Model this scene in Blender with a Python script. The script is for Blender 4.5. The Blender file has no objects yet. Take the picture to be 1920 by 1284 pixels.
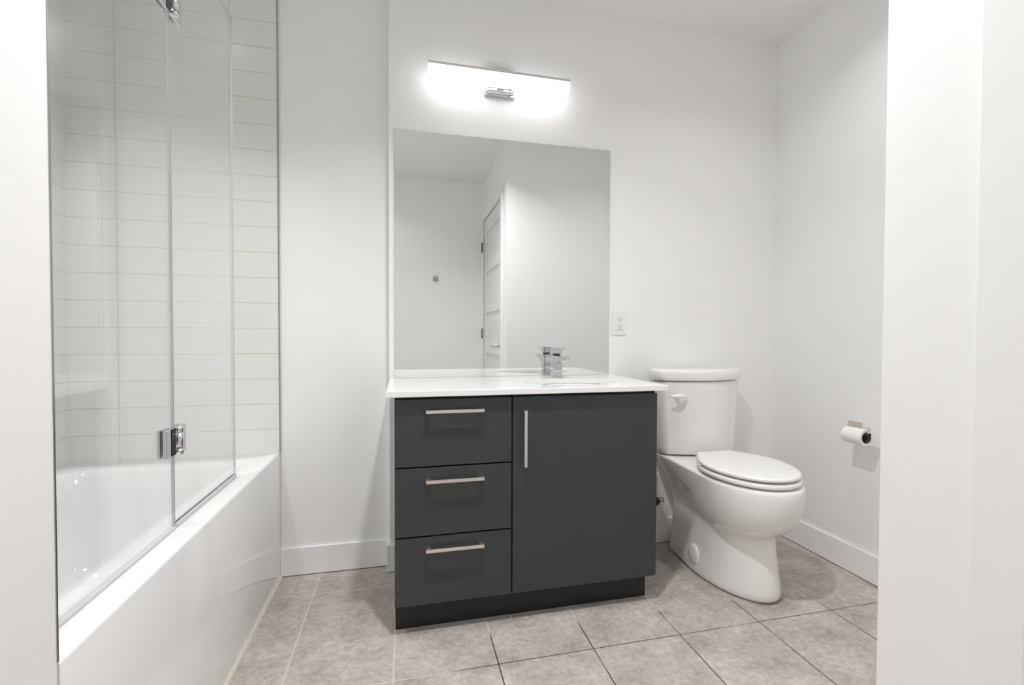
import bpy, bmesh, math, random
from mathutils import Vector, Matrix

PI = math.pi
random.seed(7)
S = bpy.context.scene
COL = S.collection

# ------------------------------------------------------------------ camera
cam_d = bpy.data.cameras.new('camera')
cam = bpy.data.objects.new('camera', cam_d)
COL.objects.link(cam)
S.camera = cam
yaw, pitch, roll = 0.26992, -0.02222, 0.00451
F = Vector((math.sin(yaw) * math.cos(pitch), math.cos(yaw) * math.cos(pitch), math.sin(pitch)))
R = Vector((math.cos(yaw), -math.sin(yaw), 0))
U = R.cross(F)
R2 = R * math.cos(roll) + U * math.sin(roll)
U2 = U * math.cos(roll) - R * math.sin(roll)
cam.matrix_world = Matrix(((R2.x, U2.x, -F.x, 0.06113), (R2.y, U2.y, -F.y, -2.29246),
                           (R2.z, U2.z, -F.z, 0.99164), (0, 0, 0, 1)))
cam_d.sensor_fit = 'HORIZONTAL'
cam_d.sensor_width = 36.0
cam_d.lens = 36.0 * 992.754 / 1920
cam_d.shift_x = (960 - 1033.39) / 1920
cam_d.shift_y = (650.116 - 642) / 1920
cam_d.clip_start = 0.02

# ------------------------------------------------------------------ world, exposure, lamps
W = bpy.data.worlds.new('world')
S.world = W
W.use_nodes = True
W.node_tree.nodes['Background'].inputs[0].default_value = (1, 1, 1, 1)
W.node_tree.nodes['Background'].inputs[1].default_value = 0.0
S.view_settings.view_transform = 'Standard'
S.view_settings.look = 'None'
S.view_settings.gamma = 1.0
S.view_settings.exposure = -0.04
S.cycles.max_bounces = 16
S.cycles.diffuse_bounces = 12
S.cycles.glossy_bounces = 8
S.cycles.transparent_max_bounces = 16
S.cycles.use_denoising = True

DOWNLIGHTS = [(0.30, -1.20, 15.6, 130), (-0.78, -0.65, 4.4, 96), (1.37, -0.85, 3.2, 135), (-0.19, -2.25, 2.2, 125)]   # x, y, watts, beam; first read from shadows, the rest added as unseen fill
BAR_EMIT = 4.4
LIGHT_COL = (1.0, 0.99, 0.992)
CEIL = 2.4495
for x, y, w, beam in DOWNLIGHTS:
    ld = bpy.data.lights.new('downlight_lamp', 'AREA')
    ld.shape = 'DISK'
    ld.size = 0.10
    ld.energy = w
    ld.color = LIGHT_COL
    ld.spread = math.radians(beam)
    lo = bpy.data.objects.new('downlight_lamp', ld)
    lo.location = (x, y, CEIL - 0.006)
    COL.objects.link(lo)


# ------------------------------------------------------------------ materials
def new_mat(name):
    m = bpy.data.materials.new(name)
    m.use_nodes = True
    nt = m.node_tree
    return m, nt, nt.nodes['Principled BSDF']


def N(nt, t, **kw):
    n = nt.nodes.new(t)
    for k, v in kw.items():
        setattr(n, k, v)
    return n


def math_node(nt, op, a, b=None, c=None, clamp=False):
    n = nt.nodes.new('ShaderNodeMath')
    n.operation = op
    n.use_clamp = clamp
    for i, v in enumerate((a, b, c)):
        if v is None:
            continue
        if isinstance(v, (int, float)):
            n.inputs[i].default_value = v
        else:
            nt.links.new(v, n.inputs[i])
    return n.outputs[0]


def noise(nt, vec, scale, detail=4.0, rough=0.55):
    n = nt.nodes.new('ShaderNodeTexNoise')
    n.inputs['Scale'].default_value = scale
    n.inputs['Detail'].default_value = detail
    n.inputs['Roughness'].default_value = rough
    if vec is not None:
        nt.links.new(vec, n.inputs['Vector'])
    return n.outputs['Fac']


def ramp(nt, fac, stops):
    n = nt.nodes.new('ShaderNodeValToRGB')
    e = n.color_ramp.elements
    while len(e) < len(stops):
        e.new(0.5)
    for el, (p, c) in zip(e, stops):
        el.position = p
        el.color = (*c, 1)
    nt.links.new(fac, n.inputs[0])
    return n.outputs[0]


def mix_col(nt, fac, a, b, blend='MIX'):
    n = nt.nodes.new('ShaderNodeMix')
    n.data_type = 'RGBA'
    n.blend_type = blend
    ins = [s for s in n.inputs if s.type == 'RGBA']
    facs = [s for s in n.inputs if s.type == 'VALUE']
    if isinstance(fac, (int, float)):
        facs[0].default_value = fac
    else:
        nt.links.new(fac, facs[0])
    for s, v in zip(ins, (a, b)):
        if isinstance(v, tuple):
            s.default_value = (*v, 1)
        else:
            nt.links.new(v, s)
    return [s for s in n.outputs if s.type == 'RGBA'][0]


def bump(nt, bsdf, h, strength, dist=0.001):
    b = nt.nodes.new('ShaderNodeBump')
    b.inputs['Strength'].default_value = strength
    b.inputs['Distance'].default_value = dist
    nt.links.new(h, b.inputs['Height'])
    nt.links.new(b.outputs[0], bsdf.inputs['Normal'])


def coords(nt):
    return nt.nodes.new('ShaderNodeTexCoord').outputs['Object']


def simple(name, col, rough, metal=0.0, var=0.0, scale=40, bmp=0.0, bscale=300, coat=0.0, ior=1.5):
    """Plain surface with a faint procedural variation of its own colour and grain."""
    m, nt, b = new_mat(name)
    v = coords(nt)
    f = noise(nt, v, scale)
    lo = tuple(max(0, c * (1 - var)) for c in col)
    hi = tuple(min(1, c * (1 + var)) for c in col)
    nt.links.new(ramp(nt, f, [(0.3, lo), (0.7, hi)]), b.inputs['Base Color'])
    b.inputs['Roughness'].default_value = rough
    b.inputs['Metallic'].default_value = metal
    b.inputs['IOR'].default_value = ior
    if coat:
        b.inputs['Coat Weight'].default_value = coat
        b.inputs['Coat Roughness'].default_value = 0.05
    if bmp:
        bump(nt, b, noise(nt, v, bscale, 3), bmp, 0.0006)
    return m


M = {}
M['wall'] = simple('white_wall_paint', (0.880, 0.880, 0.880), 0.55, var=0.006, scale=6, bmp=0.25, bscale=260)
M['ceiling'] = simple('white_ceiling_paint', (0.84, 0.832, 0.83), 0.8, var=0.006, scale=6, bmp=0.2, bscale=200)
M['trim'] = simple('white_trim_paint', (0.88, 0.88, 0.875), 0.32, var=0.005)
M['door'] = simple('white_door_paint', (0.80, 0.81, 0.81), 0.35, var=0.005)
M['porcelain'] = simple('white_porcelain', (0.86, 0.85, 0.835), 0.07, var=0.004, scale=8, coat=0.4)
M['seat'] = simple('white_seat_plastic', (0.88, 0.875, 0.865), 0.2, var=0.004)
M['tub'] = simple('white_tub_acrylic', (0.88, 0.88, 0.882), 0.09, var=0.004, scale=5, coat=0.3)
M['quartz'] = simple('white_quartz', (0.88, 0.872, 0.865), 0.16, var=0.012, scale=120, coat=0.2)
M['charcoal'] = simple('charcoal_laminate', (0.039, 0.0415, 0.0445), 0.38, var=0.05, scale=90, bmp=0.08, bscale=700)
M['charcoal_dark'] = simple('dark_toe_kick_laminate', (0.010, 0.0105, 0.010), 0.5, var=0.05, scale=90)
M['nickel'] = simple('brushed_nickel', (0.80, 0.76, 0.71), 0.28, metal=1.0, var=0.04, scale=150)
M['chrome'] = simple('chrome', (0.66, 0.67, 0.69), 0.05, metal=1.0, var=0.01)
M['chrome_soft'] = simple('satin_chrome', (0.72, 0.72, 0.73), 0.2, metal=1.0, var=0.02)
M['dark_metal'] = simple('dark_bronze_metal', (0.16, 0.15, 0.14), 0.4, metal=1.0, var=0.1)
M['trim_metal'] = simple('anodised_edge_metal', (0.42, 0.41, 0.39), 0.35, metal=1.0, var=0.03)
M['dark'] = simple('dark_slot_plastic', (0.02, 0.02, 0.02), 0.6, var=0.1)
M['plastic'] = simple('white_device_plastic', (0.82, 0.82, 0.815), 0.3, var=0.004)
M['paper'] = simple('toilet_tissue', (0.88, 0.87, 0.86), 0.95, var=0.01, scale=200, bmp=0.4, bscale=900)
M['card'] = simple('grey_cardboard_core', (0.16, 0.13, 0.10), 0.9, var=0.1, scale=200)
M['caulk'] = simple('cream_caulk', (0.74, 0.69, 0.60), 0.5, var=0.08, scale=60)
M['seal'] = simple('clear_grey_seal', (0.60, 0.61, 0.61), 0.25, var=0.03)
M['rubber'] = simple('black_rubber', (0.02, 0.02, 0.02), 0.5, var=0.1)
M['braid'] = simple('braided_steel_hose', (0.45, 0.44, 0.42), 0.4, metal=1.0, var=0.2, scale=800, bmp=0.6, bscale=1500)

# mirror silver
m, nt, b = new_mat('mirror_silver')
b.inputs['Base Color'].default_value = (0.89, 0.905, 0.90, 1)
b.inputs['Metallic'].default_value = 1.0
b.inputs['Roughness'].default_value = 0.0
M['mirror'] = m
M['mirror_edge'] = simple('mirror_glass_edge', (0.30, 0.34, 0.33), 0.2, var=0.05)


# clear glass sheet: transparent with an angle-dependent mirror reflection
def glass(name, tint):
    m = bpy.data.materials.new(name)
    m.use_nodes = True
    nt = m.node_tree
    nt.nodes.clear()
    out = nt.nodes.new('ShaderNodeOutputMaterial')
    tr = nt.nodes.new('ShaderNodeBsdfTransparent')
    tr.inputs[0].default_value = (*tint, 1)
    gl = nt.nodes.new('ShaderNodeBsdfGlossy')
    gl.inputs['Roughness'].default_value = 0.0
    gl.inputs[0].default_value = (1, 1, 1, 1)
    lw = nt.nodes.new('ShaderNodeLayerWeight')
    lw.inputs[0].default_value = 0.5
    p = math_node(nt, 'POWER', lw.outputs['Facing'], 5.0)
    f = math_node(nt, 'MULTIPLY_ADD', p, 0.957, 0.043)
    mx = nt.nodes.new('ShaderNodeMixShader')
    nt.links.new(f, mx.inputs[0])
    nt.links.new(tr.outputs[0], mx.inputs[1])
    nt.links.new(gl.outputs[0], mx.inputs[2])
    nt.links.new(mx.outputs[0], out.inputs[0])
    return m


M['glass'] = glass('clear_shower_glass', (0.962, 0.978, 0.972))
M['glass_edge'] = simple('polished_glass_edge', (0.50, 0.54, 0.54), 0.12, var=0.03)

# lit acrylic
m, nt, b = new_mat('lit_white_acrylic')
b.inputs['Base Color'].default_value = (0.9, 0.9, 0.9, 1)
b.inputs['Roughness'].default_value = 0.4
b.inputs['Emission Color'].default_value = (1.0, 0.985, 0.985, 1)
b.inputs['Emission Strength'].default_value = BAR_EMIT
M['lit'] = m
m, nt, b = new_mat('lit_downlight_lens')
b.inputs['Base Color'].default_value = (0.9, 0.9, 0.9, 1)
b.inputs['Emission Color'].default_value = (*LIGHT_COL, 1)
b.inputs['Emission Strength'].default_value = 4.0
M['lens'] = m


def grid_mask(nt, coord, origin, pitch, gap):
    """1 on a joint, 0 on the tile."""
    d = math_node(nt, 'PINGPONG', math_node(nt, 'SUBTRACT', coord, origin), pitch / 2)
    n = nt.nodes.new('ShaderNodeMapRange')
    n.interpolation_type = 'SMOOTHSTEP'
    n.inputs['From Min'].default_value = gap * 0.35
    n.inputs['From Max'].default_value = gap * 0.65
    n.inputs['To Min'].default_value = 1
    n.inputs['To Max'].default_value = 0
    nt.links.new(d, n.inputs['Value'])
    return n.outputs[0]


def wall_tile(name, axis, origin):
    m, nt, b = new_mat(name)
    v = coords(nt)
    s = nt.nodes.new('ShaderNodeSeparateXYZ')
    nt.links.new(v, s.inputs[0])
    g = math_node(nt, 'MAXIMUM', grid_mask(nt, s.outputs[axis], origin, 0.379, 0.0034),
                  grid_mask(nt, s.outputs['Z'], 0.6075, 0.1012, 0.0034))
    tile = ramp(nt, noise(nt, v, 3.0, 2), [(0.3, (0.765, 0.765, 0.745)), (0.7, (0.785, 0.785, 0.765))])
    nt.links.new(mix_col(nt, g, tile, (0.66, 0.63, 0.55)), b.inputs['Base Color'])
    r = nt.nodes.new('ShaderNodeMapRange')
    nt.links.new(g, r.inputs['Value'])
    r.inputs['To Min'].default_value = 0.16
    r.inputs['To Max'].default_value = 0.7
    nt.links.new(r.outputs[0], b.inputs['Roughness'])
    bump(nt, b, math_node(nt, 'SUBTRACT', 1.0, g), 0.6, 0.0012)
    return m


M['tile_x'] = wall_tile('white_stacked_wall_tile_far', 'X', -0.598)
M['tile_y'] = wall_tile('white_stacked_wall_tile_side', 'Y', -0.16)

# floor: grey concrete-look porcelain, 0.304 x 0.608, joints stained dark in the walking area
m, nt, b = new_mat('grey_concrete_floor_tile')
v = coords(nt)
s = nt.nodes.new('ShaderNodeSeparateXYZ')
nt.links.new(v, s.inputs[0])
gx = grid_mask(nt, s.outputs['X'], 0.0284, 0.304, 0.0036)
gy = grid_mask(nt, s.outputs['Y'], -0.1269, 0.608, 0.0036)
g = math_node(nt, 'MAXIMUM', gx, gy)
base = ramp(nt, noise(nt, v, 6.5, 10, 0.72), [(0.32, (0.375, 0.325, 0.288)), (0.5, (0.500, 0.452, 0.412)), (0.68, (0.610, 0.565, 0.525))])
fine = ramp(nt, noise(nt, v, 48.0, 8, 0.75), [(0.32, (0.70, 0.70, 0.69)), (0.68, (1.20, 1.20, 1.20))])
base = mix_col(nt, 1.0, base, fine, 'MULTIPLY')
# small pits
mp = nt.nodes.new('ShaderNodeMapping')
mp.inputs['Scale'].default_value = (1.0, 3.0, 1.0)
nt.links.new(v, mp.inputs[0])
streak = ramp(nt, noise(nt, mp.outputs[0], 26.0, 6, 0.75), [(0.60, (0, 0, 0)), (0.74, (1, 1, 1))])
base = mix_col(nt, math_node(nt, 'MULTIPLY', streak, 0.22), base, (0.68, 0.63, 0.59))
dirt = nt.nodes.new('ShaderNodeMapRange')
dirt.inputs['From Min'].default_value = -0.545
dirt.inputs['From Max'].default_value = -0.59
nt.links.new(s.outputs['Y'], dirt.inputs['Value'])
dx = nt.nodes.new('ShaderNodeMapRange')
dx.inputs['From Min'].default_value = 0.12
dx.inputs['From Max'].default_value = 0.24
nt.links.new(s.outputs['X'], dx.inputs['Value'])
dn = ramp(nt, noise(nt, v, 4.0, 2), [(0.30, (0.55, 0.55, 0.55)), (0.50, (1, 1, 1))])
dd = math_node(nt, 'MULTIPLY', math_node(nt, 'MULTIPLY', dirt.outputs[0], dx.outputs[0]), dn)
grout = mix_col(nt, dd, (0.66, 0.60, 0.54), (0.060, 0.048, 0.038))
nt.links.new(mix_col(nt, g, base, grout), b.inputs['Base Color'])
b.inputs['Roughness'].default_value = 0.55
b.inputs['Specular IOR Level'].default_value = 0.35
bump(nt, b, math_node(nt, 'SUBTRACT', noise(nt, v, 60.0, 5), g), 0.25, 0.001)
M['floor'] = m


# ------------------------------------------------------------------ mesh helpers
def link(name, bm, mat, parent=None, smooth=False, bevel=0.0, segs=2, subsurf=0, angle=35):
    bmesh.ops.recalc_face_normals(bm, faces=bm.faces)
    me = bpy.data.meshes.new(name)
    bm.to_mesh(me)
    bm.free()
    o = bpy.data.objects.new(name, me)
    mats = mat if isinstance(mat, (list, tuple)) else [mat]
    for k in mats:
        me.materials.append(k)
    COL.objects.link(o)
    if parent is not None:
        o.parent = parent
        o.matrix_parent_inverse = Matrix.Translation(-world_loc(parent))
    if bevel:
        md = o.modifiers.new('edge', 'BEVEL')
        md.width = bevel
        md.segments = segs
        md.limit_method = 'ANGLE'
        md.angle_limit = math.radians(angle)
        md.harden_normals = False
    if subsurf:
        md = o.modifiers.new('sub', 'SUBSURF')
        md.levels = subsurf
        md.render_levels = subsurf
    if smooth:
        for p in me.polygons:
            p.use_smooth = True
    return o


def world_loc(o):
    return Vector(o.location)          # parents are linked with an inverse, so this is where they stand


def empty(name, loc, label=None, cat=None, group=None, kind=None):
    o = bpy.data.objects.new(name, None)
    o.empty_display_size = 0.05
    o.location = loc
    COL.objects.link(o)
    tag(o, label, cat, group, kind)
    return o


def tag(o, label=None, cat=None, group=None, kind=None):
    if label:
        o['label'] = label
    if cat:
        o['category'] = cat
    if group:
        o['group'] = group
    if kind:
        o['kind'] = kind
    return o


def box(bm, x0, x1, y0, y1, z0, z1, mi=0):
    vs = [bm.verts.new((x, y, z)) for z in (z0, z1) for x, y in ((x0, y0), (x1, y0), (x1, y1), (x0, y1))]
    fs = [(3, 2, 1, 0), (4, 5, 6, 7), (0, 1, 5, 4), (1, 2, 6, 5), (2, 3, 7, 6), (3, 0, 4, 7)]
    out = []
    for f in fs:
        fc = bm.faces.new([vs[i] for i in f])
        fc.material_index = mi
        out.append(fc)
    return out


def bx(*a):
    bm = bmesh.new()
    box(bm, *a)
    return bm


def cyl(bm, p0, p1, r0, r1=None, n=24, caps=True):
    r1 = r0 if r1 is None else r1
    p0, p1 = Vector(p0), Vector(p1)
    d = (p1 - p0).normalized()
    a = d.orthogonal().normalized()
    c = d.cross(a)
    l0 = [bm.verts.new(p0 + (a * math.cos(2 * PI * i / n) + c * math.sin(2 * PI * i / n)) * r0) for i in range(n)]
    l1 = [bm.verts.new(p1 + (a * math.cos(2 * PI * i / n) + c * math.sin(2 * PI * i / n)) * r1) for i in range(n)]
    for i in range(n):
        f = bm.faces.new((l0[i], l0[(i + 1) % n], l1[(i + 1) % n], l1[i]))
        f.smooth = True
    if caps:
        bm.faces.new(l0[::-1])
        bm.faces.new(l1)


def tube(bm, pts, r, n=14):
    pts = [Vector(p) for p in pts]
    rings = []
    ref = Vector((0, 0, 1))
    for i, p in enumerate(pts):
        t = (pts[min(i + 1, len(pts) - 1)] - pts[max(i - 1, 0)]).normalized()
        a = t.cross(ref)
        if a.length < 0.05:
            a = t.cross(Vector((1, 0, 0)))
        a.normalize()
        c = t.cross(a)
        rings.append([bm.verts.new(p + (a * math.cos(2 * PI * k / n) + c * math.sin(2 * PI * k / n)) * r) for k in range(n)])
    for A, B in zip(rings, rings[1:]):
        for k in range(n):
            bm.faces.new((A[k], A[(k + 1) % n], B[(k + 1) % n], B[k])).smooth = True
    bm.faces.new(rings[0][::-1])
    bm.faces.new(rings[-1])


def rrect(x0, x1, y0, y1, r, n=8):
    """Rounded rectangle outline, 4*(n+1) points, counter-clockwise."""
    out = []
    for cx, cy, a0 in ((x1 - r, y1 - r, 0), (x0 + r, y1 - r, PI / 2), (x0 + r, y0 + r, PI), (x1 - r, y0 + r, 1.5 * PI)):
        for i in range(n + 1):
            a = a0 + PI / 2 * i / n
            out.append((cx + r * math.cos(a), cy + r * math.sin(a)))
    return out


def loft(bm, loops, cap0=True, cap1=True, mi=0):
    rings = [[bm.verts.new(p) for p in L] for L in loops]
    n = len(rings[0])
    for A, B in zip(rings, rings[1:]):
        for k in range(n):
            bm.faces.new((A[k], A[(k + 1) % n], B[(k + 1) % n], B[k])).material_index = mi
    if cap0:
        bm.faces.new(rings[0][::-1]).material_index = mi
    if cap1:
        bm.faces.new(rings[-1]).material_index = mi
    return rings


def at_z(pts, z):
    return [(x, y, z) for x, y in pts]


def structure(name, bm, mat, label, parent=None, bevel=0.0, smooth=False):
    o = link(name, bm, mat, parent, bevel=bevel, smooth=smooth)
    tag(o, label, None, None, 'structure')
    return o


# ------------------------------------------------------------------ setting
XR, YP, XT, ZT = 1.8732, 0.0666, -0.4281, 0.510
XTL = -1.1315
XB, YB, YBACK, YN = 0.7963, -1.619, -2.853, -1.368
BH, BT = 0.116, 0.012
T = 0.12

structure('floor', bx(-1.4, XR + T, YBACK - T, 0.25, -0.10, 0.0), M['floor'], 'grey concrete-look tiled floor')
structure('ceiling', bx(-1.4, XR + T, YBACK - T, 0.25, CEIL, CEIL + 0.1), M['ceiling'], 'plain white ceiling')
structure('wall_back', bx(0.0, XR + T, 0.0, 0.25, 0, CEIL), M['wall'], 'white wall behind the vanity mirror and the toilet')
structure('wall_recess', bx(XT, 0.0, YP, 0.25, 0, CEIL), M['wall'], 'narrow white wall panel between tub tile and vanity wall')
structure('wall_alcove_end', bx(-1.4, XT, YP - 0.008, 0.25, 0, CEIL), M['tile_x'], 'white stacked tile wall at the far end of the tub')
structure('wall_alcove_side', bx(-1.4, XTL, YN - 0.1, YP - 0.008, 0, CEIL), M['tile_y'], 'white stacked tile wall along the tub')
bm = bmesh.new()
box(bm, XTL, XT, YBACK - T, YN, 0, CEIL)
structure('wall_left', bm, M['wall'], 'white wall at left in front of the tub alcove')
structure('wall_alcove_near', bx(XTL, XT - 0.004, YN, YN + 0.008, 0, CEIL), M['tile_x'], 'white tile wall at the near end of the tub')
structure('wall_right', bx(XR, XR + T, YB - 0.1, 0.0, 0, CEIL), M['wall'], 'white wall at right with the toilet paper holder')
structure('wall_front', bx(XT, XR + T, YBACK - T, YBACK, 0, CEIL), M['wall'], 'white wall opposite the mirror')

# the projecting wall on the right with a door in its side
DY0, DY1, DZ = -2.815, -1.835, 2.085        # door opening
bm = bmesh.new()
box(bm, XB, XR + T, DY1, YB, 0, CEIL)
box(bm, XB, XR + T, DY0, DY1, DZ, CEIL)
box(bm, XB, XR + T, YBACK, DY0, 0, CEIL)
box(bm, XB + 0.09, XR + T, DY0, DY1, 0, DZ)
structure('wall_right_return', bm, M['wall'], 'white projecting wall at right foreground')

# baseboards
def board(name, x0, x1, y0, y1, label):
    bm = bx(x0, x1, y0, y1, 0.003, BH)
    return structure(name, bm, M['trim'], label, bevel=0.002)


board('baseboard_recess', XT, -BT, YP - BT, YP, 'white baseboard beside the tub')
board('baseboard_corner', -BT, 0.0, -BT, YP, 'white baseboard end at the vanity wall corner')
board('baseboard_back', 0.0, XR - BT, -BT, 0.0, 'white baseboard behind vanity and toilet')
board('baseboard_right', XR - BT, XR, YB, 0.0, 'white baseboard of the right wall')
board('baseboard_return', XB + 0.02, XR - BT, YB, YB + BT, 'white baseboard of the projecting wall')
board('baseboard_front', XT + 0.012, XB, YBACK, YBACK + BT, 'white baseboard opposite the mirror')
board('baseboard_left', XT, XT + BT, YBACK + BT, -2.6, 'white baseboard behind the viewer')

# tile edge strips, caulk lines
bm = bx(XT - 0.001, XT + 0.003, YP - 0.0095, YP - 0.0002, ZT + 0.001, CEIL)
structure('trim_1', bm, M['trim_metal'], 'thin metal edge strip where tub tile meets the painted wall')
bm = bx(XT - 0.004, XT + 0.0012, YN, YN + 0.0035, ZT + 0.001, CEIL)
structure('trim_2', bm, M['trim_metal'], 'thin metal edge strip at the near end of the tub')
bm = bmesh.new()
loft(bm, [[(XT, y, 0.0), (XT + 0.009, y, 0.0), (XT + 0.006, y, 0.006), (XT, y, 0.010)] for y in (YN - 0.5, YP - BT)])
structure('trim_3', bm, M['caulk'], 'cream caulk line between tub apron and floor')
bm = bmesh.new()
loft(bm, [[(XT, YP, z), (XT + 0.004, YP, z), (XT + 0.003, YP - 0.003, z), (XT, YP - 0.004, z)] for z in (BH, ZT)])
structure('trim_4', bm, M['caulk'], 'thin cream caulk line between tub and wall panel')

# ------------------------------------------------------------------ door in the projecting wall (seen in the mirror)
door = empty('door_1', (XB, (DY0 + DY1) / 2, 0), 'white five-panel door with chrome lever', None, None, 'structure')
bm = bmesh.new()
CW = 0.064
box(bm, XB - 0.016, XB, DY1 - 0.004, DY1 + CW, 0, DZ + CW)
box(bm, XB - 0.016, XB, YBACK + 0.001, DY0 + 0.006, 0, DZ + CW)
box(bm, XB - 0.016, XB, DY0 + 0.006, DY1 - 0.004, DZ - 0.006, DZ + CW)
link('casing', bm, M['trim'], door, bevel=0.003)
bm = bmesh.new()                                    # leaf: stiles, rails and recessed panels
lx0, lx1 = XB + 0.004, XB + 0.040
y0, y1 = DY0 + 0.012, DY1 - 0.012
rails = [0.012, 0.26]
box(bm, lx0, lx1, y0, y0 + 0.115, 0.012, DZ - 0.010)
box(bm, lx0, lx1, y1 - 0.115, y1, 0.012, DZ - 0.010)
tops = [0.445, 0.820, 1.193, 1.573, 1.943]
zs = [0.012, 0.12]
rail_bands = [(0.012, 0.14), (0.445, 0.535), (0.820, 0.910), (1.193, 1.283), (1.573, 1.663), (1.943, DZ - 0.010)]
for a, c in rail_bands:
    box(bm, lx0, lx1, y0 + 0.115, y1 - 0.115, a, c)
box(bm, lx0 + 0.013, lx1, y0 + 0.115, y1 - 0.115, 0.14, 1.943)
link('door_leaf', bm, M['door'], door, bevel=0.004)
for z in (0.22, 1.005, 1.825):
    bm = bx(XB - 0.019, XB - 0.0155, DY0 - 0.004, DY0 + 0.016, z - 0.045, z + 0.045)
    cyl(bm, (XB - 0.019, DY0 + 0.012, z - 0.047), (XB - 0.019, DY0 + 0.012, z + 0.047), 0.006)
    link('hinge', bm, M['dark_metal'], door)
bm = bmesh.new()
cyl(bm, (lx0, y1 - 0.07, 0.90), (lx0 - 0.010, y1 - 0.07, 0.90), 0.031)
tube(bm, [(lx0 - 0.008, y1 - 0.07, 0.90), (lx0 - 0.045, y1 - 0.07, 0.90), (lx0 - 0.055, y1 - 0.08, 0.90), (lx0 - 0.055, y1 - 0.19, 0.90)], 0.0095)
tag(link('door_handle', bm, M['chrome_soft'], door), 'chrome lever handle')

# ------------------------------------------------------------------ bathtub
tub = empty('bathtub', (-0.78, -0.65, 0), 'white alcove bathtub with flat glossy apron behind the glass screen', 'bathtub')
X0, X1, Y0, Y1 = XTL + 0.001, XT, YN + 0.009, YP - 0.009
bm = bmesh.new()
n = 8
L = [at_z(rrect(X0, X1, Y0, Y1, 0.002, n), 0.0),
     at_z(rrect(X0, X1, Y0, Y1, 0.002, n), ZT - 0.008),
     at_z(rrect(X0, X1 - 0.003, Y0, Y1, 0.002, n), ZT - 0.002),
     at_z(rrect(X0 + 0.002, X1 - 0.009, Y0 + 0.002, Y1 - 0.002, 0.003, n), ZT)]
ix0, ix1, iy0, iy1 = XTL + 0.055, -0.520, Y0 + 0.10, -0.085
for d, z, r in ((-0.012, ZT, 0.10), (-0.004, ZT - 0.003, 0.10), (0.004, ZT - 0.014, 0.10), (0.018, ZT - 0.10, 0.10),
                (0.035, ZT - 0.22, 0.11), (0.050, ZT - 0.30, 0.12), (0.075, ZT - 0.345, 0.12), (0.11, ZT - 0.365, 0.11)):
    L.append(at_z(rrect(ix0 + d, ix1 - d, iy0 + 1.4 * d, iy1 - 1.4 * d, r, n), z))
loft(bm, L, cap0=False)
o = link('tub_body', bm, M['tub'], tub, smooth=True)
md = o.modifiers.new('edges', 'EDGE_SPLIT')
md.split_angle = math.radians(50)
bm = bmesh.new()
cyl(bm, (-0.80, -0.30, ZT - 0.366), (-0.80, -0.30, ZT - 0.360), 0.032)
tag(link('drain', bm, M['chrome'], tub), 'round chrome drain')

# ------------------------------------------------------------------ glass screen
XG, ZG = -0.490, 2.030
scr = empty('shower_screen', (XG, -0.83, ZT), 'clear two-panel hinged glass shower screen standing on the tub rim', 'shower screen')
GT = 0.0028


def pane(name, ya, yb, za, zb):
    bm = bmesh.new()
    fs = box(bm, XG - GT, XG + GT, ya, yb, za, zb)
    for f in fs:
        f.material_index = 0 if abs(f.normal.x) > 0.5 else 1
    bm.normal_update()
    for f in bm.faces:
        f.material_index = 0 if abs(f.normal.x) > 0.5 else 1
    return link(name, bm, [M['glass'], M['glass_edge']], scr)


pane('fixed_panel', YN + 0.012, -0.7965, ZT + 0.006, ZG)
pane('hinged_panel', -0.7905, -0.304, ZT + 0.012, ZG)
bm = bmesh.new()
box(bm, XG - 0.008, XG + 0.008, YN + 0.012, -0.797, ZT + 0.0005, ZT + 0.007)
tag(link('bottom_seal', bm, M['seal'], scr, bevel=0.002), 'clear grey bottom seal')
bm = bmesh.new()
box(bm, XG - 0.007, XG + 0.007, -0.790, -0.306, ZT + 0.0005, ZT + 0.012)
link('bottom_seal', bm, M['seal'], scr, bevel=0.002)
bm = bmesh.new()
box(bm, XG - 0.010, XG + 0.010, YN + 0.0085, YN + 0.022, ZT + 0.001, ZG)
tag(link('wall_channel', bm, M['dark_metal'], scr, bevel=0.001), 'dark metal wall channel')
bm = bmesh.new()
box(bm, XG + 0.0045, XG + 0.012, YN + 0.010, YN + 0.055, ZT + 0.001, ZT + 0.045)
cyl(bm, (XG + 0.006, YN + 0.035, ZT + 0.022), (XG + 0.016, YN + 0.035, ZT + 0.022), 0.007)
tag(link('glass_clamp', bm, M['chrome'], scr, bevel=0.001), 'small chrome clamp')
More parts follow.
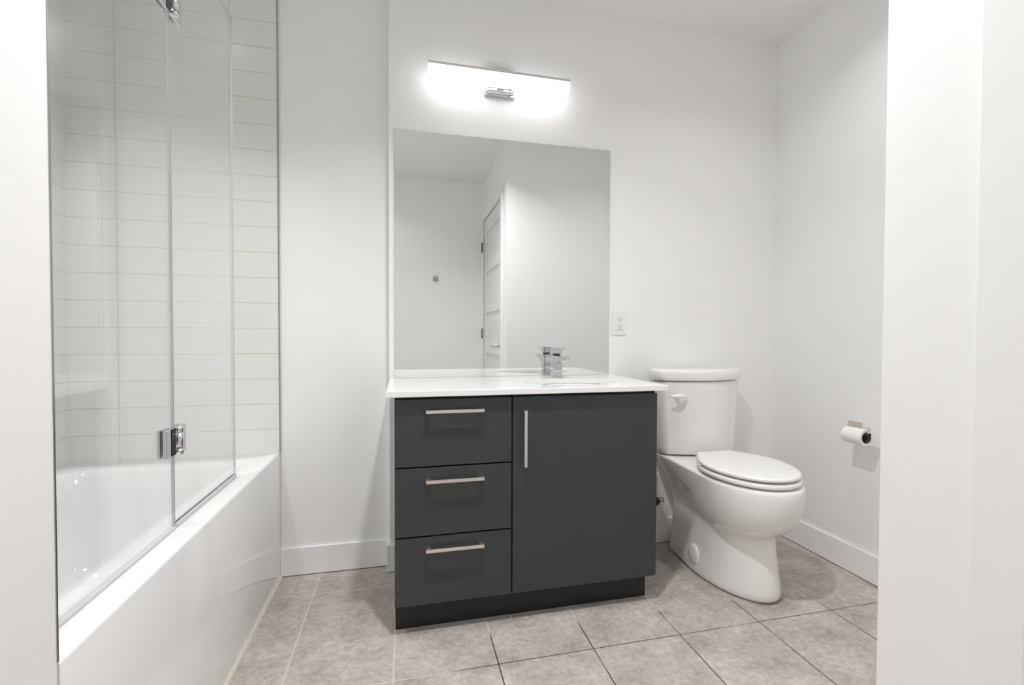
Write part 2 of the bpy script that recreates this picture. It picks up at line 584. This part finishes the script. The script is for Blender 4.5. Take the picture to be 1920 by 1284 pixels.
for zc in (0.728, 1.795):
    h = empty('hinge', (XG, -0.79, zc))
    h.parent = scr
    h.matrix_parent_inverse = Matrix.Translation(-Vector(scr.location))
    h['label'] = 'square chrome glass hinge'
    hz0, hz1 = zc - 0.034, zc + 0.034
    bm = bmesh.new()                                # clamping plates on both faces of the fixed panel
    box(bm, XG + GT, XG + GT + 0.007, -0.856, -0.802, hz0, hz1)
    box(bm, XG - GT - 0.007, XG - GT, -0.856, -0.802, hz0, hz1)
    link('clamp_plate', bm, M['chrome'], h, bevel=0.0012)
    bm = bx(XG + GT + 0.007, XG + GT + 0.0085, -0.826, -0.803, hz0 + 0.001, hz1 - 0.001)  # black strip added over the plate face for its dark band
    tag(link('plate_band', bm, M['rubber'], h, bevel=0.0004), 'black strip on the plate face')
    bm = bmesh.new()
    box(bm, XG + GT, XG + GT + 0.007, -0.780, -0.738, hz0, hz1)
    box(bm, XG - GT - 0.007, XG - GT, -0.780, -0.738, hz0, hz1)
    link('clamp_plate', bm, M['chrome'], h, bevel=0.0012)
    bm = bmesh.new()
    for a, c, r in ((hz0, hz0 + 0.013, 0.0095), (hz0 + 0.0145, hz1 - 0.0145, 0.0085), (hz1 - 0.013, hz1, 0.0095)):
        cyl(bm, (XG + GT + 0.010, -0.790, a), (XG + GT + 0.010, -0.790, c), r, n=28)
    cyl(bm, (XG + GT + 0.010, -0.790, hz0 + 0.002), (XG + GT + 0.010, -0.790, hz1 - 0.002), 0.006)
    link('barrel', bm, M['chrome_soft'], h)

# ------------------------------------------------------------------ mirror, light, outlet
mir = empty('wall_mirror', (0.4957, 0, 0.8105), 'large frameless wall mirror standing on the white countertop', 'mirror')
bm = bmesh.new()
box(bm, 0.0207, 0.9708, -0.0052, -0.0005, 0.8105, 1.837)
bm.normal_update()
for f in bm.faces:
    f.material_index = 0 if f.normal.y < -0.5 else 1
link('mirror_glass', bm, [M['mirror'], M['mirror_edge']], mir)

vl = empty('vanity_light', (0.452, 0, 2.06), 'lit white bar light on a chrome bracket above the mirror', 'wall light')
link('backplate', bx(0.389, 0.524, -0.022, -0.0005, 2.015, 2.128), M['chrome'], vl, bevel=0.002)
bm = bmesh.new()
box(bm, 0.154, 0.747, -0.100, -0.060, 2.034, 2.0765)
tag(link('diffuser', bm, M['lit'], vl, bevel=0.002), 'glowing white acrylic bar')
bm = bmesh.new()
box(bm, 0.153, 0.748, -0.101, -0.059, 2.0768, 2.0880)
tag(link('top_channel', bm, M['chrome_soft'], vl, bevel=0.001), 'chrome channel along the top')
bm = bmesh.new()
box(bm, 0.432, 0.484, -0.080, -0.022, 2.0883, 2.108)
link('arm', bm, M['chrome'], vl, bevel=0.002)
bm = bmesh.new()
cyl(bm, (0.400, -0.034, 2.030), (0.503, -0.034, 2.030), 0.0125, n=32)
cyl(bm, (0.388, -0.034, 2.030), (0.516, -0.034, 2.030), 0.004)
box(bm, 0.440, 0.470, -0.062, -0.034, 2.030, 2.040)
tag(link('bracket_roll', bm, M['chrome_soft'], vl), 'chrome roll bracket under the bar')

out = empty('electrical_outlet', (1.022, 0, 1.05), 'white double outlet plate beside the mirror', 'outlet')
link('cover_plate', bx(0.987, 1.0572, -0.006, -0.0005, 0.993, 1.108), M['plastic'], out, bevel=0.002)
bm = bx(1.0055, 1.0387, -0.0085, -0.005, 1.0172, 1.0838)
recp = link('receptacle', bm, M['plastic'], out, bevel=0.001)
for zc in (1.0665, 1.0345):
    bm = bmesh.new()
    box(bm, 1.0145, 1.0165, -0.0088, -0.007, zc - 0.001, zc + 0.007)
    box(bm, 1.0275, 1.0300, -0.0088, -0.007, zc - 0.001, zc + 0.006)
    cyl(bm, (1.0222, -0.0088, zc - 0.0085), (1.0222, -0.007, zc - 0.0085), 0.0026, n=16)
    tag(link('socket_slots', bm, M['dark'], recp), 'dark socket slots')
bm = bx(1.0060, 1.0382, -0.0087, -0.007, 1.0176, 1.0186)
link('test_button', bm, M['seal'], recp)

# ------------------------------------------------------------------ vanity
VX0, VX1, VF, VZ0, VZ1 = 0.0290, 0.9584, -0.5203, 0.1020, 0.7800
CT0, CT1 = 0.7905, 0.8100
van = empty('vanity_cabinet', (0.49, -0.26, 0), 'charcoal vanity cabinet with three drawers and one door', 'vanity cabinet')
bm = bmesh.new()
FT = 0.018
box(bm, VX0, VX0 + 0.016, VF + FT + 0.002, -0.013, VZ0, CT0 - 0.0005)
box(bm, VX1 - 0.016, VX1, VF + FT + 0.002, -0.013, VZ0, CT0 - 0.0005)
box(bm, VX0 + 0.016, VX1 - 0.016, VF + FT + 0.002, -0.013, VZ0, VZ0 + 0.016)
box(bm, VX0 + 0.016, VX1 - 0.016, -0.030, -0.013, VZ0 + 0.016, CT0 - 0.0005)
box(bm, 0.407, 0.423, VF + FT + 0.002, -0.030, VZ0 + 0.016, CT0 - 0.0005)
box(bm, VX0 + 0.016, VX1 - 0.016, VF + FT + 0.002, VF + FT + 0.06, CT0 - 0.02, CT0 - 0.0005)
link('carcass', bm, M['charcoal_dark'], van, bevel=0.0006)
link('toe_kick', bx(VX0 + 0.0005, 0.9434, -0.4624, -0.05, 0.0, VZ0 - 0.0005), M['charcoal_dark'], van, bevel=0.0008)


def pull(parent, x0, x1, z0, z1, vertical):
    """Flat square bar pull with two posts."""
    yb, yf = VF, VF - 0.034
    bm = bmesh.new()
    if vertical:
        box(bm, x0, x1, yf, yf + 0.009, z0, z1)
        box(bm, x0, x1, yf + 0.009, yb - 0.0003, z0, z0 + 0.011)
        box(bm, x0, x1, yf + 0.009, yb - 0.0003, z1 - 0.011, z1)
    else:
        box(bm, x0, x1, yf, yf + 0.009, z0, z1)
        box(bm, x0, x0 + 0.016, yf + 0.009, yb - 0.0003, z0, z1)
        box(bm, x1 - 0.016, x1, yf + 0.009, yb - 0.0003, z0, z1)
    o = link('handle', bm, M['nickel'], parent, bevel=0.0008)
    o['label'] = 'brushed nickel bar pull'
    return o


for z0, z1, hz in ((0.5595, VZ1, 0.7365), (0.3305, 0.5545, 0.5095), (VZ0, 0.3255, 0.2845)):
    d = link('drawer', bx(VX0, 0.4125, VF, VF + FT, z0, z1), M['charcoal'], van, bevel=0.0012)
    pull(d, 0.1265, 0.3155, hz, hz + 0.0105, False)
dr = link('door', bx(0.4170, VX1, VF, VF + FT, VZ0, VZ1), M['charcoal'], van, bevel=0.0012)
pull(dr, 0.4510, 0.4610, 0.5430, 0.7360, True)

# countertop with an oval cut-out
BXC, BYC, BA, BB = 0.692, -0.318, 0.185, 0.132
CX0, CX1, CYF = 0.0022, 0.9900, -0.5453
bm = bmesh.new()
NP = 64
ang = [2 * PI * i / NP for i in range(NP)]


def ray_rect(a):
    dx, dy = math.cos(a), math.sin(a)
    t = 1e9
    if dx > 1e-9: t = min(t, (CX1 - BXC) / dx)
    if dx < -1e-9: t = min(t, (CX0 - BXC) / dx)
    if dy > 1e-9: t = min(t, (-0.0005 - BYC) / dy)
    if dy < -1e-9: t = min(t, (CYF - BYC) / dy)
    return BXC + dx * t, BYC + dy * t


corner_a = [math.atan2(y - BYC, x - BXC) % (2 * PI) for x, y in ((CX1, -0.0005), (CX0, -0.0005), (CX0, CYF), (CX1, CYF))]
for ca in corner_a:
    k = min(range(NP), key=lambda i: abs((ang[i] - ca + PI) % (2 * PI) - PI))
    ang[k] = ca
outer = [ray_rect(a) for a in ang]
hole = [(BXC + BA * math.cos(t), BYC + BB * math.sin(t)) for t in [math.atan2(math.sin(a) * BA, math.cos(a) * BB) for a in ang]]
rings = loft(bm, [at_z(hole, CT0), at_z(outer, CT0), at_z(outer, CT1), at_z(hole, CT1)], False, False)
for k in range(NP):
    A, B = rings[3], rings[0]
    bm.faces.new((A[k], A[(k + 1) % NP], B[(k + 1) % NP], B[k]))
o = link('countertop', bm, M['quartz'], None, bevel=0.0018)
tag(o, 'white quartz countertop with an oval sink opening on the charcoal vanity', 'countertop')

# undermount oval sink
bm = bmesh.new()
prof = [(1.10, CT0 - 0.001), (1.015, CT0 - 0.001), (0.985, CT0 - 0.004), (0.96, CT0 - 0.02), (0.90, CT0 - 0.06), (0.76, CT0 - 0.105), (0.5, CT0 - 0.128), (0.16, CT0 - 0.134)]
outp = [(0.16, CT0 - 0.146), (0.55, CT0 - 0.140), (0.82, CT0 - 0.115), (0.97, CT0 - 0.07), (1.02, CT0 - 0.012), (1.10, CT0 - 0.010)]
th = [2 * PI * i / 56 for i in range(56)]
LL = [[(BXC + BA * s_ * math.cos(t), BYC + BB * s_ * math.sin(t), z) for t in th] for s_, z in prof + outp]
rings = loft(bm, LL, False, False)
for k in range(56):
    bm.faces.new((rings[-1][k], rings[-1][(k + 1) % 56], rings[0][(k + 1) % 56], rings[0][k]))
sink = link('sink_basin', bm, M['porcelain'], None, smooth=True)
tag(sink, 'white oval undermount sink basin below the countertop opening', 'sink')
bm = bmesh.new()
cyl(bm, (BXC, BYC, CT0 - 0.139), (BXC, BYC, CT0 - 0.130), 0.030)
tag(link('drain', bm, M['chrome'], sink), 'round chrome drain')

# faucet
FX, FY, FZ = 0.695, -0.088, CT1
fau = empty('faucet', (FX, FY, FZ), 'square chrome single-lever faucet behind the oval sink', 'faucet')
bm = bmesh.new()
w = 0.0205


def sq(cx, cy, wx, wy0, wy1, z):
    return [(cx - wx, cy + wy0, z), (cx + wx, cy + wy0, z), (cx + wx, cy + wy1, z), (cx - wx, cy + wy1, z)]


loft(bm, [sq(FX, FY, 0.0225, -0.024, 0.022, FZ + 0.0003), sq(FX, FY, 0.0225, -0.024, 0.022, FZ + 0.004),
          sq(FX, FY, 0.0205, -0.0215, 0.020, FZ + 0.006), sq(FX, FY, 0.0205, -0.0215, 0.024, FZ + 0.094)])
link('body', bm, M['chrome'], fau, bevel=0.0015)
bm = bmesh.new()
# wedge spout: thick at the body, thin at the tip
sx = 0.0195
loft(bm, [[(FX - sx, FY - 0.020, FZ + 0.058), (FX + sx, FY - 0.020, FZ + 0.058), (FX + sx, FY - 0.020, FZ + 0.0935), (FX - sx, FY - 0.020, FZ + 0.0935)],
          [(FX - sx, FY - 0.060, FZ + 0.070), (FX + sx, FY - 0.060, FZ + 0.070), (FX + sx, FY - 0.060, FZ + 0.0935), (FX - sx, FY - 0.060, FZ + 0.0935)],
          [(FX - sx, FY - 0.128, FZ + 0.081), (FX + sx, FY - 0.128, FZ + 0.081), (FX + sx, FY - 0.128, FZ + 0.0935), (FX - sx, FY - 0.128, FZ + 0.0935)]])
spout = link('spout', bm, M['chrome'], fau, bevel=0.0012)
bm = bmesh.new()
cyl(bm, (FX, FY - 0.108, FZ + 0.070), (FX, FY - 0.108, FZ + 0.084), 0.011)
link('aerator', bm, M['chrome_soft'], spout)
bm = bmesh.new()
cyl(bm, (FX, FY, FZ + 0.094), (FX, FY, FZ + 0.103), 0.017)
tag(link('collar', bm, M['dark_metal'], fau), 'dark collar under the lever')
bm = bmesh.new()
box(bm, FX - 0.021, FX + 0.021, FY - 0.021, FY + 0.023, FZ + 0.102, FZ + 0.122)
box(bm, FX - 0.021, FX + 0.021, FY - 0.085, FY + 0.023, FZ + 0.122, FZ + 0.1275)
link('lever', bm, M['chrome'], fau, bevel=0.001)

# ------------------------------------------------------------------ toilet
TX = 1.366
toi = empty('toilet', (TX, -0.35, 0), 'white two-piece skirted toilet with closed lid', 'toilet')


def outline(yb, yf, ym, wb, wm, rb=0.03, nn=14, p=2.0, mid=0.5):
    """Closed outline: flat back with rounded corners, flaring to wm at ym, elliptical nose to yf."""
    right = []
    for i in range(4):                              # rounded back corner
        a = PI / 2 - (PI / 2) * i / 3
        right.append((wb - rb + rb * math.cos(a), yb - rb + rb * math.sin(a)))
    for i in range(1, 7):
        t = i / 6
        y = (yb - rb) + (ym - (yb - rb)) * t
        s_ = math.sin(t * PI / 2) ** mid if mid != 1 else math.sin(t * PI / 2)
        sm = t * t * (3 - 2 * t) if mid == 0.5 else math.sin(t * PI / 2)
        right.append((wb + (wm - wb) * sm, y))
    for i in range(1, nn + 1):
        a = (PI / 2) * i / nn
        ca, sa = math.cos(a), math.sin(a)
        right.append((wm * (abs(ca) ** (2 / p) if i < nn else 0.0), ym + (yf - ym) * (sa ** (2 / p))))
    left = [(-x, y) for x, y in right[-2::-1]]
    return right + left


slices = [  # z, yb, yf, ym, wb, wm
    (0.000, -0.070, -0.656, -0.330, 0.130, 0.146),
    (0.012, -0.070, -0.657, -0.330, 0.130, 0.146),
    (0.060, -0.072, -0.648, -0.330, 0.126, 0.142),
    (0.120, -0.074, -0.634, -0.340, 0.120, 0.136),
    (0.180, -0.076, -0.620, -0.360, 0.116, 0.130),
    (0.222, -0.077, -0.612, -0.390, 0.114, 0.126),
    (0.236, -0.077, -0.616, -0.420, 0.114, 0.127),
    (0.248, -0.077, -0.642, -0.450, 0.115, 0.132),
    (0.266, -0.076, -0.676, -0.475, 0.118, 0.142),
    (0.292, -0.073, -0.706, -0.490, 0.124, 0.154),
    (0.322, -0.067, -0.724, -0.500, 0.135, 0.162),
    (0.350, -0.060, -0.735, -0.505, 0.149, 0.168),
    (0.380, -0.050, -0.740, -0.505, 0.163, 0.172),
    (0.408, -0.040, -0.742, -0.500, 0.176, 0.174),
    (0.428, -0.035, -0.740, -0.490, 0.183, 0.175),
    (0.438, -0.035, -0.736, -0.480, 0.185, 0.176),
    (0.442, -0.037, -0.726, -0.480, 0.180, 0.170),
]
bm = bmesh.new()
loops = []
for z, yb, yf, ym, wb, wm in slices:
    dz = 0.0
    pts = outline(yb, yf, ym, wb, wm, rb=0.04)
    loops.append([(TX + x, y, z + (0.012 * max(0.0, min(1.0, (y + 0.45) / 0.3)) * max(0.0, (z - 0.30) / 0.142) if z > 0.3 else 0)) for x, y in pts])
loft(bm, loops)
bowl = link('bowl', bm, M['porcelain'], toi, smooth=True, subsurf=1)
for sgn in (-1, 1):
    bm = bmesh.new()
    x = TX + sgn * 0.1385
    prof = [(0.0, 0.036), (0.004, 0.036), (0.0085, 0.031), (0.0105, 0.018), (0.011, 0.004)]
    rr = [[(x + sgn * (d - 0.001), -0.335 + 1.15 * r * math.cos(t), 0.078 + 1.22 * r * math.sin(t)) for t in [2 * PI * i / 32 for i in range(32)]] for d, r in prof]
    loft(bm, rr)
    tag(link('bolt_cap', bm, M['seat'], toi, smooth=True), 'round white bolt cap on the skirt')


def tank_loop(hw, yb, yc, ye, r, z, nn=12):
    """Bowed-front tank outline: back straight at yb, front bows from ye at the sides to yc in the middle."""
    pts = []
    pts += [(hw - 0.012, yb), (hw, yb - 0.012)]
    for i in range(5):
        a = (PI / 2) * i / 4
        pts.append((hw - r + r * math.cos(a), ye + r * (1 - math.sin(a)) - 0.0))
    for i in range(1, nn):
        t = i / nn
        x = (hw - r) * (1 - 2 * t)
        k = 1 - (x / (hw - r)) ** 2
        pts.append((x, ye + (yc - ye) * k))
    left = [(-x, y) for x, y in pts[6::-1]]
    return [(TX + x, y, z) for x, y in pts + left]


def tank_shape(rows, name, mat, sub=1):
    bm = bmesh.new()
    loft(bm, [tank_loop(*r) for r in rows])
    return link(name, bm, mat, toi, smooth=True, subsurf=sub)


# rows: half width, y back, y front centre, y front side, corner radius, z
o = tank_shape([(0.150, -0.045, -0.165, -0.135, 0.045, 0.4545),
                (0.187, -0.032, -0.196, -0.158, 0.045, 0.4560),
                (0.192, -0.030, -0.202, -0.161, 0.045, 0.466),
                (0.196, -0.028, -0.206, -0.163, 0.045, 0.60),
                (0.202, -0.026, -0.212, -0.166, 0.045, 0.74),
                (0.205, -0.025, -0.214, -0.167, 0.045, 0.785),
                (0.203, -0.027, -0.212, -0.165, 0.045, 0.7875)], 'tank', M['porcelain'])
o = tank_shape([(0.202, -0.029, -0.208, -0.162, 0.045, 0.7895),
                (0.211, -0.023, -0.220, -0.171, 0.045, 0.7900),
                (0.2135, -0.021, -0.223, -0.173, 0.045, 0.794),
                (0.2140, -0.021, -0.224, -0.174, 0.045, 0.816),
                (0.2130, -0.022, -0.223, -0.173, 0.045, 0.830),
                (0.208, -0.027, -0.217, -0.167, 0.044, 0.838),
                (0.195, -0.040, -0.203, -0.154, 0.042, 0.842)], 'tank_lid', M['porcelain'])
# leaf-shaped flush lever on the front left of the tank
bm = bmesh.new()
rows = []
for i in range(13):
    t = i / 12
    s_ = math.sin(PI * min(1, max(0, t))) ** 0.8
    x = TX - 0.192 + 0.090 * t
    rows.append([(x, -0.196 - 0.004 - 0.022 * s_ * (0.6 + 0.4 * math.cos(a)) , 0.7255 + (0.0005 + 0.0095 * s_) * math.sin(a)) for a in [2 * PI * k / 14 for k in range(14)]])
loft(bm, rows)
cyl(bm, (TX - 0.147, -0.184, 0.7255), (TX - 0.147, -0.208, 0.7255), 0.008)
link('flush_lever', bm, M['seat'], toi, smooth=True)

# seat ring and closed lid
def lid_pts(scale=1.0, grow=0.0, back=-0.262):
    return outline(back, -0.726 - grow, -0.470, 0.094 + grow, 0.172 + grow, rb=0.012, p=2.05, mid=1)


def lid_z(y, zb, zf):
    t = (y + 0.262) / (-0.722 + 0.262)
    return zb + (zf - zb) * t


def slab(rows, name):
    bm = bmesh.new()
    loft(bm, [[(TX + x, y, lid_z(y, zb, zf)) for x, y in lid_pts(grow=g)] for g, zb, zf in rows])
    return link(name, bm, M['seat'], toi, smooth=True, subsurf=1)


slab([(-0.012, 0.4545, 0.4460), (-0.002, 0.4550, 0.4465), (0.0015, 0.459, 0.4505), (0.0015, 0.466, 0.4600), (-0.003, 0.4695, 0.4635), (-0.02, 0.4700, 0.4640)], 'seat')
slab([(-0.020, 0.4738, 0.4705), (-0.007, 0.4742, 0.4710), (-0.003, 0.478, 0.4748), (-0.003, 0.485, 0.4810), (-0.006, 0.4890, 0.4845), (-0.03, 0.4905, 0.4860)], 'seat_lid')
for s_ in (-1, 1):
    for yy, xx in ((-0.60, 0.115), (-0.40, 0.155)):
        bm = bmesh.new()
        cyl(bm, (TX + s_ * xx, yy, lid_z(yy, 0.4695, 0.4635)), (TX + s_ * xx, yy, lid_z(yy, 0.4745, 0.4712)), 0.008, n=16)
        link('bumper', bm, M['seat'], toi)
    bm = bmesh.new()
    cyl(bm, (TX + s_ * 0.060 - 0.018, -0.2500, 0.466), (TX + s_ * 0.060 + 0.018, -0.2500, 0.466), 0.0125)
    link('seat_hinge', bm, M['seat'], toi)

# ------------------------------------------------------------------ supply valve
sv = empty('supply_valve', (1.178, 0, 0.225), 'small chrome water shutoff valve on the wall beside the toilet', 'valve')
bm = bmesh.new()
cyl(bm, (1.178, -0.0005, 0.225), (1.178, -0.006, 0.225), 0.030)
cyl(bm, (1.178, -0.004, 0.225), (1.178, -0.050, 0.225), 0.008)
cyl(bm, (1.178, -0.040, 0.225), (1.178, -0.075, 0.225), 0.013)
cyl(bm, (1.178, -0.060, 0.225), (1.225, -0.060, 0.225), 0.008)
cyl(bm, (1.206, -0.060, 0.225), (1.226, -0.060, 0.225), 0.0125, n=6)
link('valve_body', bm, M['chrome_soft'], sv)
bm = bmesh.new()
cyl(bm, (1.178, -0.076, 0.225), (1.178, -0.088, 0.225), 0.021, 0.018, n=10)
tag(link('handle', bm, M['rubber'], sv), 'dark valve knob')
bm = bmesh.new()
tube(bm, [(1.178, -0.060, 0.232), (1.178, -0.060, 0.262), (1.172, -0.063, 0.30), (1.166, -0.068, 0.36), (1.166, -0.072, 0.41), (1.170, -0.074, 0.44)], 0.006)
tag(link('hose', bm, M['braid'], sv), 'braided steel hose')

# ------------------------------------------------------------------ toilet paper
tp = empty('toilet_paper_holder', (XR, -0.513, 0.61), 'brushed nickel toilet paper holder on the right wall', 'toilet paper holder')
link('mounting_plate', bx(XR - 0.010, XR - 0.0005, -0.546, -0.482, 0.580, 0.6385), M['nickel'], tp, bevel=0.001)
RX, RZ, RR, RC = 1.795, 0.596, 0.0315, 0.0215
barz = RZ + RC - 0.0068
bm = bmesh.new()
box(bm, RX - 0.006, XR - 0.010, -0.543, -0.532, barz - 0.006, barz + 0.006)
box(bm, RX - 0.006, RX + 0.006, -0.655, -0.532, barz - 0.006, barz + 0.006)
box(bm, RX - 0.006, RX + 0.006, -0.655, -0.649, barz - 0.006, barz + 0.028)
link('arm', bm, M['nickel'], tp, bevel=0.0008)
roll_o = empty('toilet_paper_roll', (RX, -0.59, RZ), 'nearly used up white toilet paper roll on the nickel holder', 'toilet paper')
bm = bmesh.new()
ya, yb = -0.545, -0.640
n = 48
cs = [(math.cos(2 * PI * i / n), math.sin(2 * PI * i / n)) for i in range(n)]
loft(bm, [[(RX + r * c, y, RZ + r * s_) for c, s_ in cs] for r, y in ((RC + 0.0012, ya), (RR - 0.001, ya), (RR, ya - 0.001), (RR, yb + 0.001), (RR - 0.001, yb), (RC + 0.0012, yb), (RC + 0.0012, ya))], False, False)
bmesh.ops.remove_doubles(bm, verts=bm.verts, dist=1e-6)
link('tissue', bm, M['paper'], roll_o, smooth=False)
bm = bmesh.new()
loft(bm, [[(RX + r * c, y, RZ + r * s_) for c, s_ in cs] for r, y in ((RC, ya + 0.0002), (RC + 0.0012, ya + 0.0002), (RC + 0.0012, yb - 0.0002), (RC, yb - 0.0002), (RC, ya + 0.0002))], False, False)
bmesh.ops.remove_doubles(bm, verts=bm.verts, dist=1e-6)
tag(link('core', bm, M['card'], roll_o), 'cardboard core')

# ------------------------------------------------------------------ robe hook opposite the mirror
hk = empty('robe_hook', (0.343, YBACK, 1.523), 'small square chrome robe hook on the wall opposite the mirror', 'hook')
link('plate', bx(0.318, 0.368, YBACK + 0.0005, YBACK + 0.010, 1.495, 1.550), M['chrome'], hk, bevel=0.001)
bm = bmesh.new()
box(bm, 0.335, 0.351, YBACK + 0.010, YBACK + 0.045, 1.500, 1.512)
box(bm, 0.335, 0.351, YBACK + 0.038, YBACK + 0.045, 1.512, 1.536)
link('peg', bm, M['chrome'], hk, bevel=0.001)

# ------------------------------------------------------------------ recessed downlights: one inferred, three added as fill
dl_labels = ['round lit downlight recessed in the ceiling over the floor before the vanity',
             'added unseen fill downlight recessed in the ceiling over the bathtub',
             'added unseen fill downlight recessed in the ceiling in front of the toilet',
             'added unseen fill downlight recessed in the ceiling of the passage by the door']  # last one added to brighten the wall opposite the mirror
for (x, y, w_, beam), lab in zip(DOWNLIGHTS, dl_labels):
    d = empty('ceiling_downlight', (x, y, CEIL), lab, 'ceiling light', 'recessed ceiling downlights')
    bm = bmesh.new()
    t_ = [2 * PI * i / 40 for i in range(40)]
    loft(bm, [[(x + r * math.cos(a), y + r * math.sin(a), z) for a in t_] for r, z in ((0.060, CEIL - 0.0005), (0.080, CEIL - 0.0005), (0.078, CEIL - 0.004), (0.060, CEIL - 0.005), (0.060, CEIL - 0.0005))], False, False)
    bmesh.ops.remove_doubles(bm, verts=bm.verts, dist=1e-6)
    link('trim_ring', bm, M['trim'], d, smooth=True)
    bm = bmesh.new()
    cyl(bm, (x, y, CEIL - 0.0005), (x, y, CEIL - 0.003), 0.0595, n=40)
    tag(link('lens', bm, M['lens'], d), 'glowing round lens')
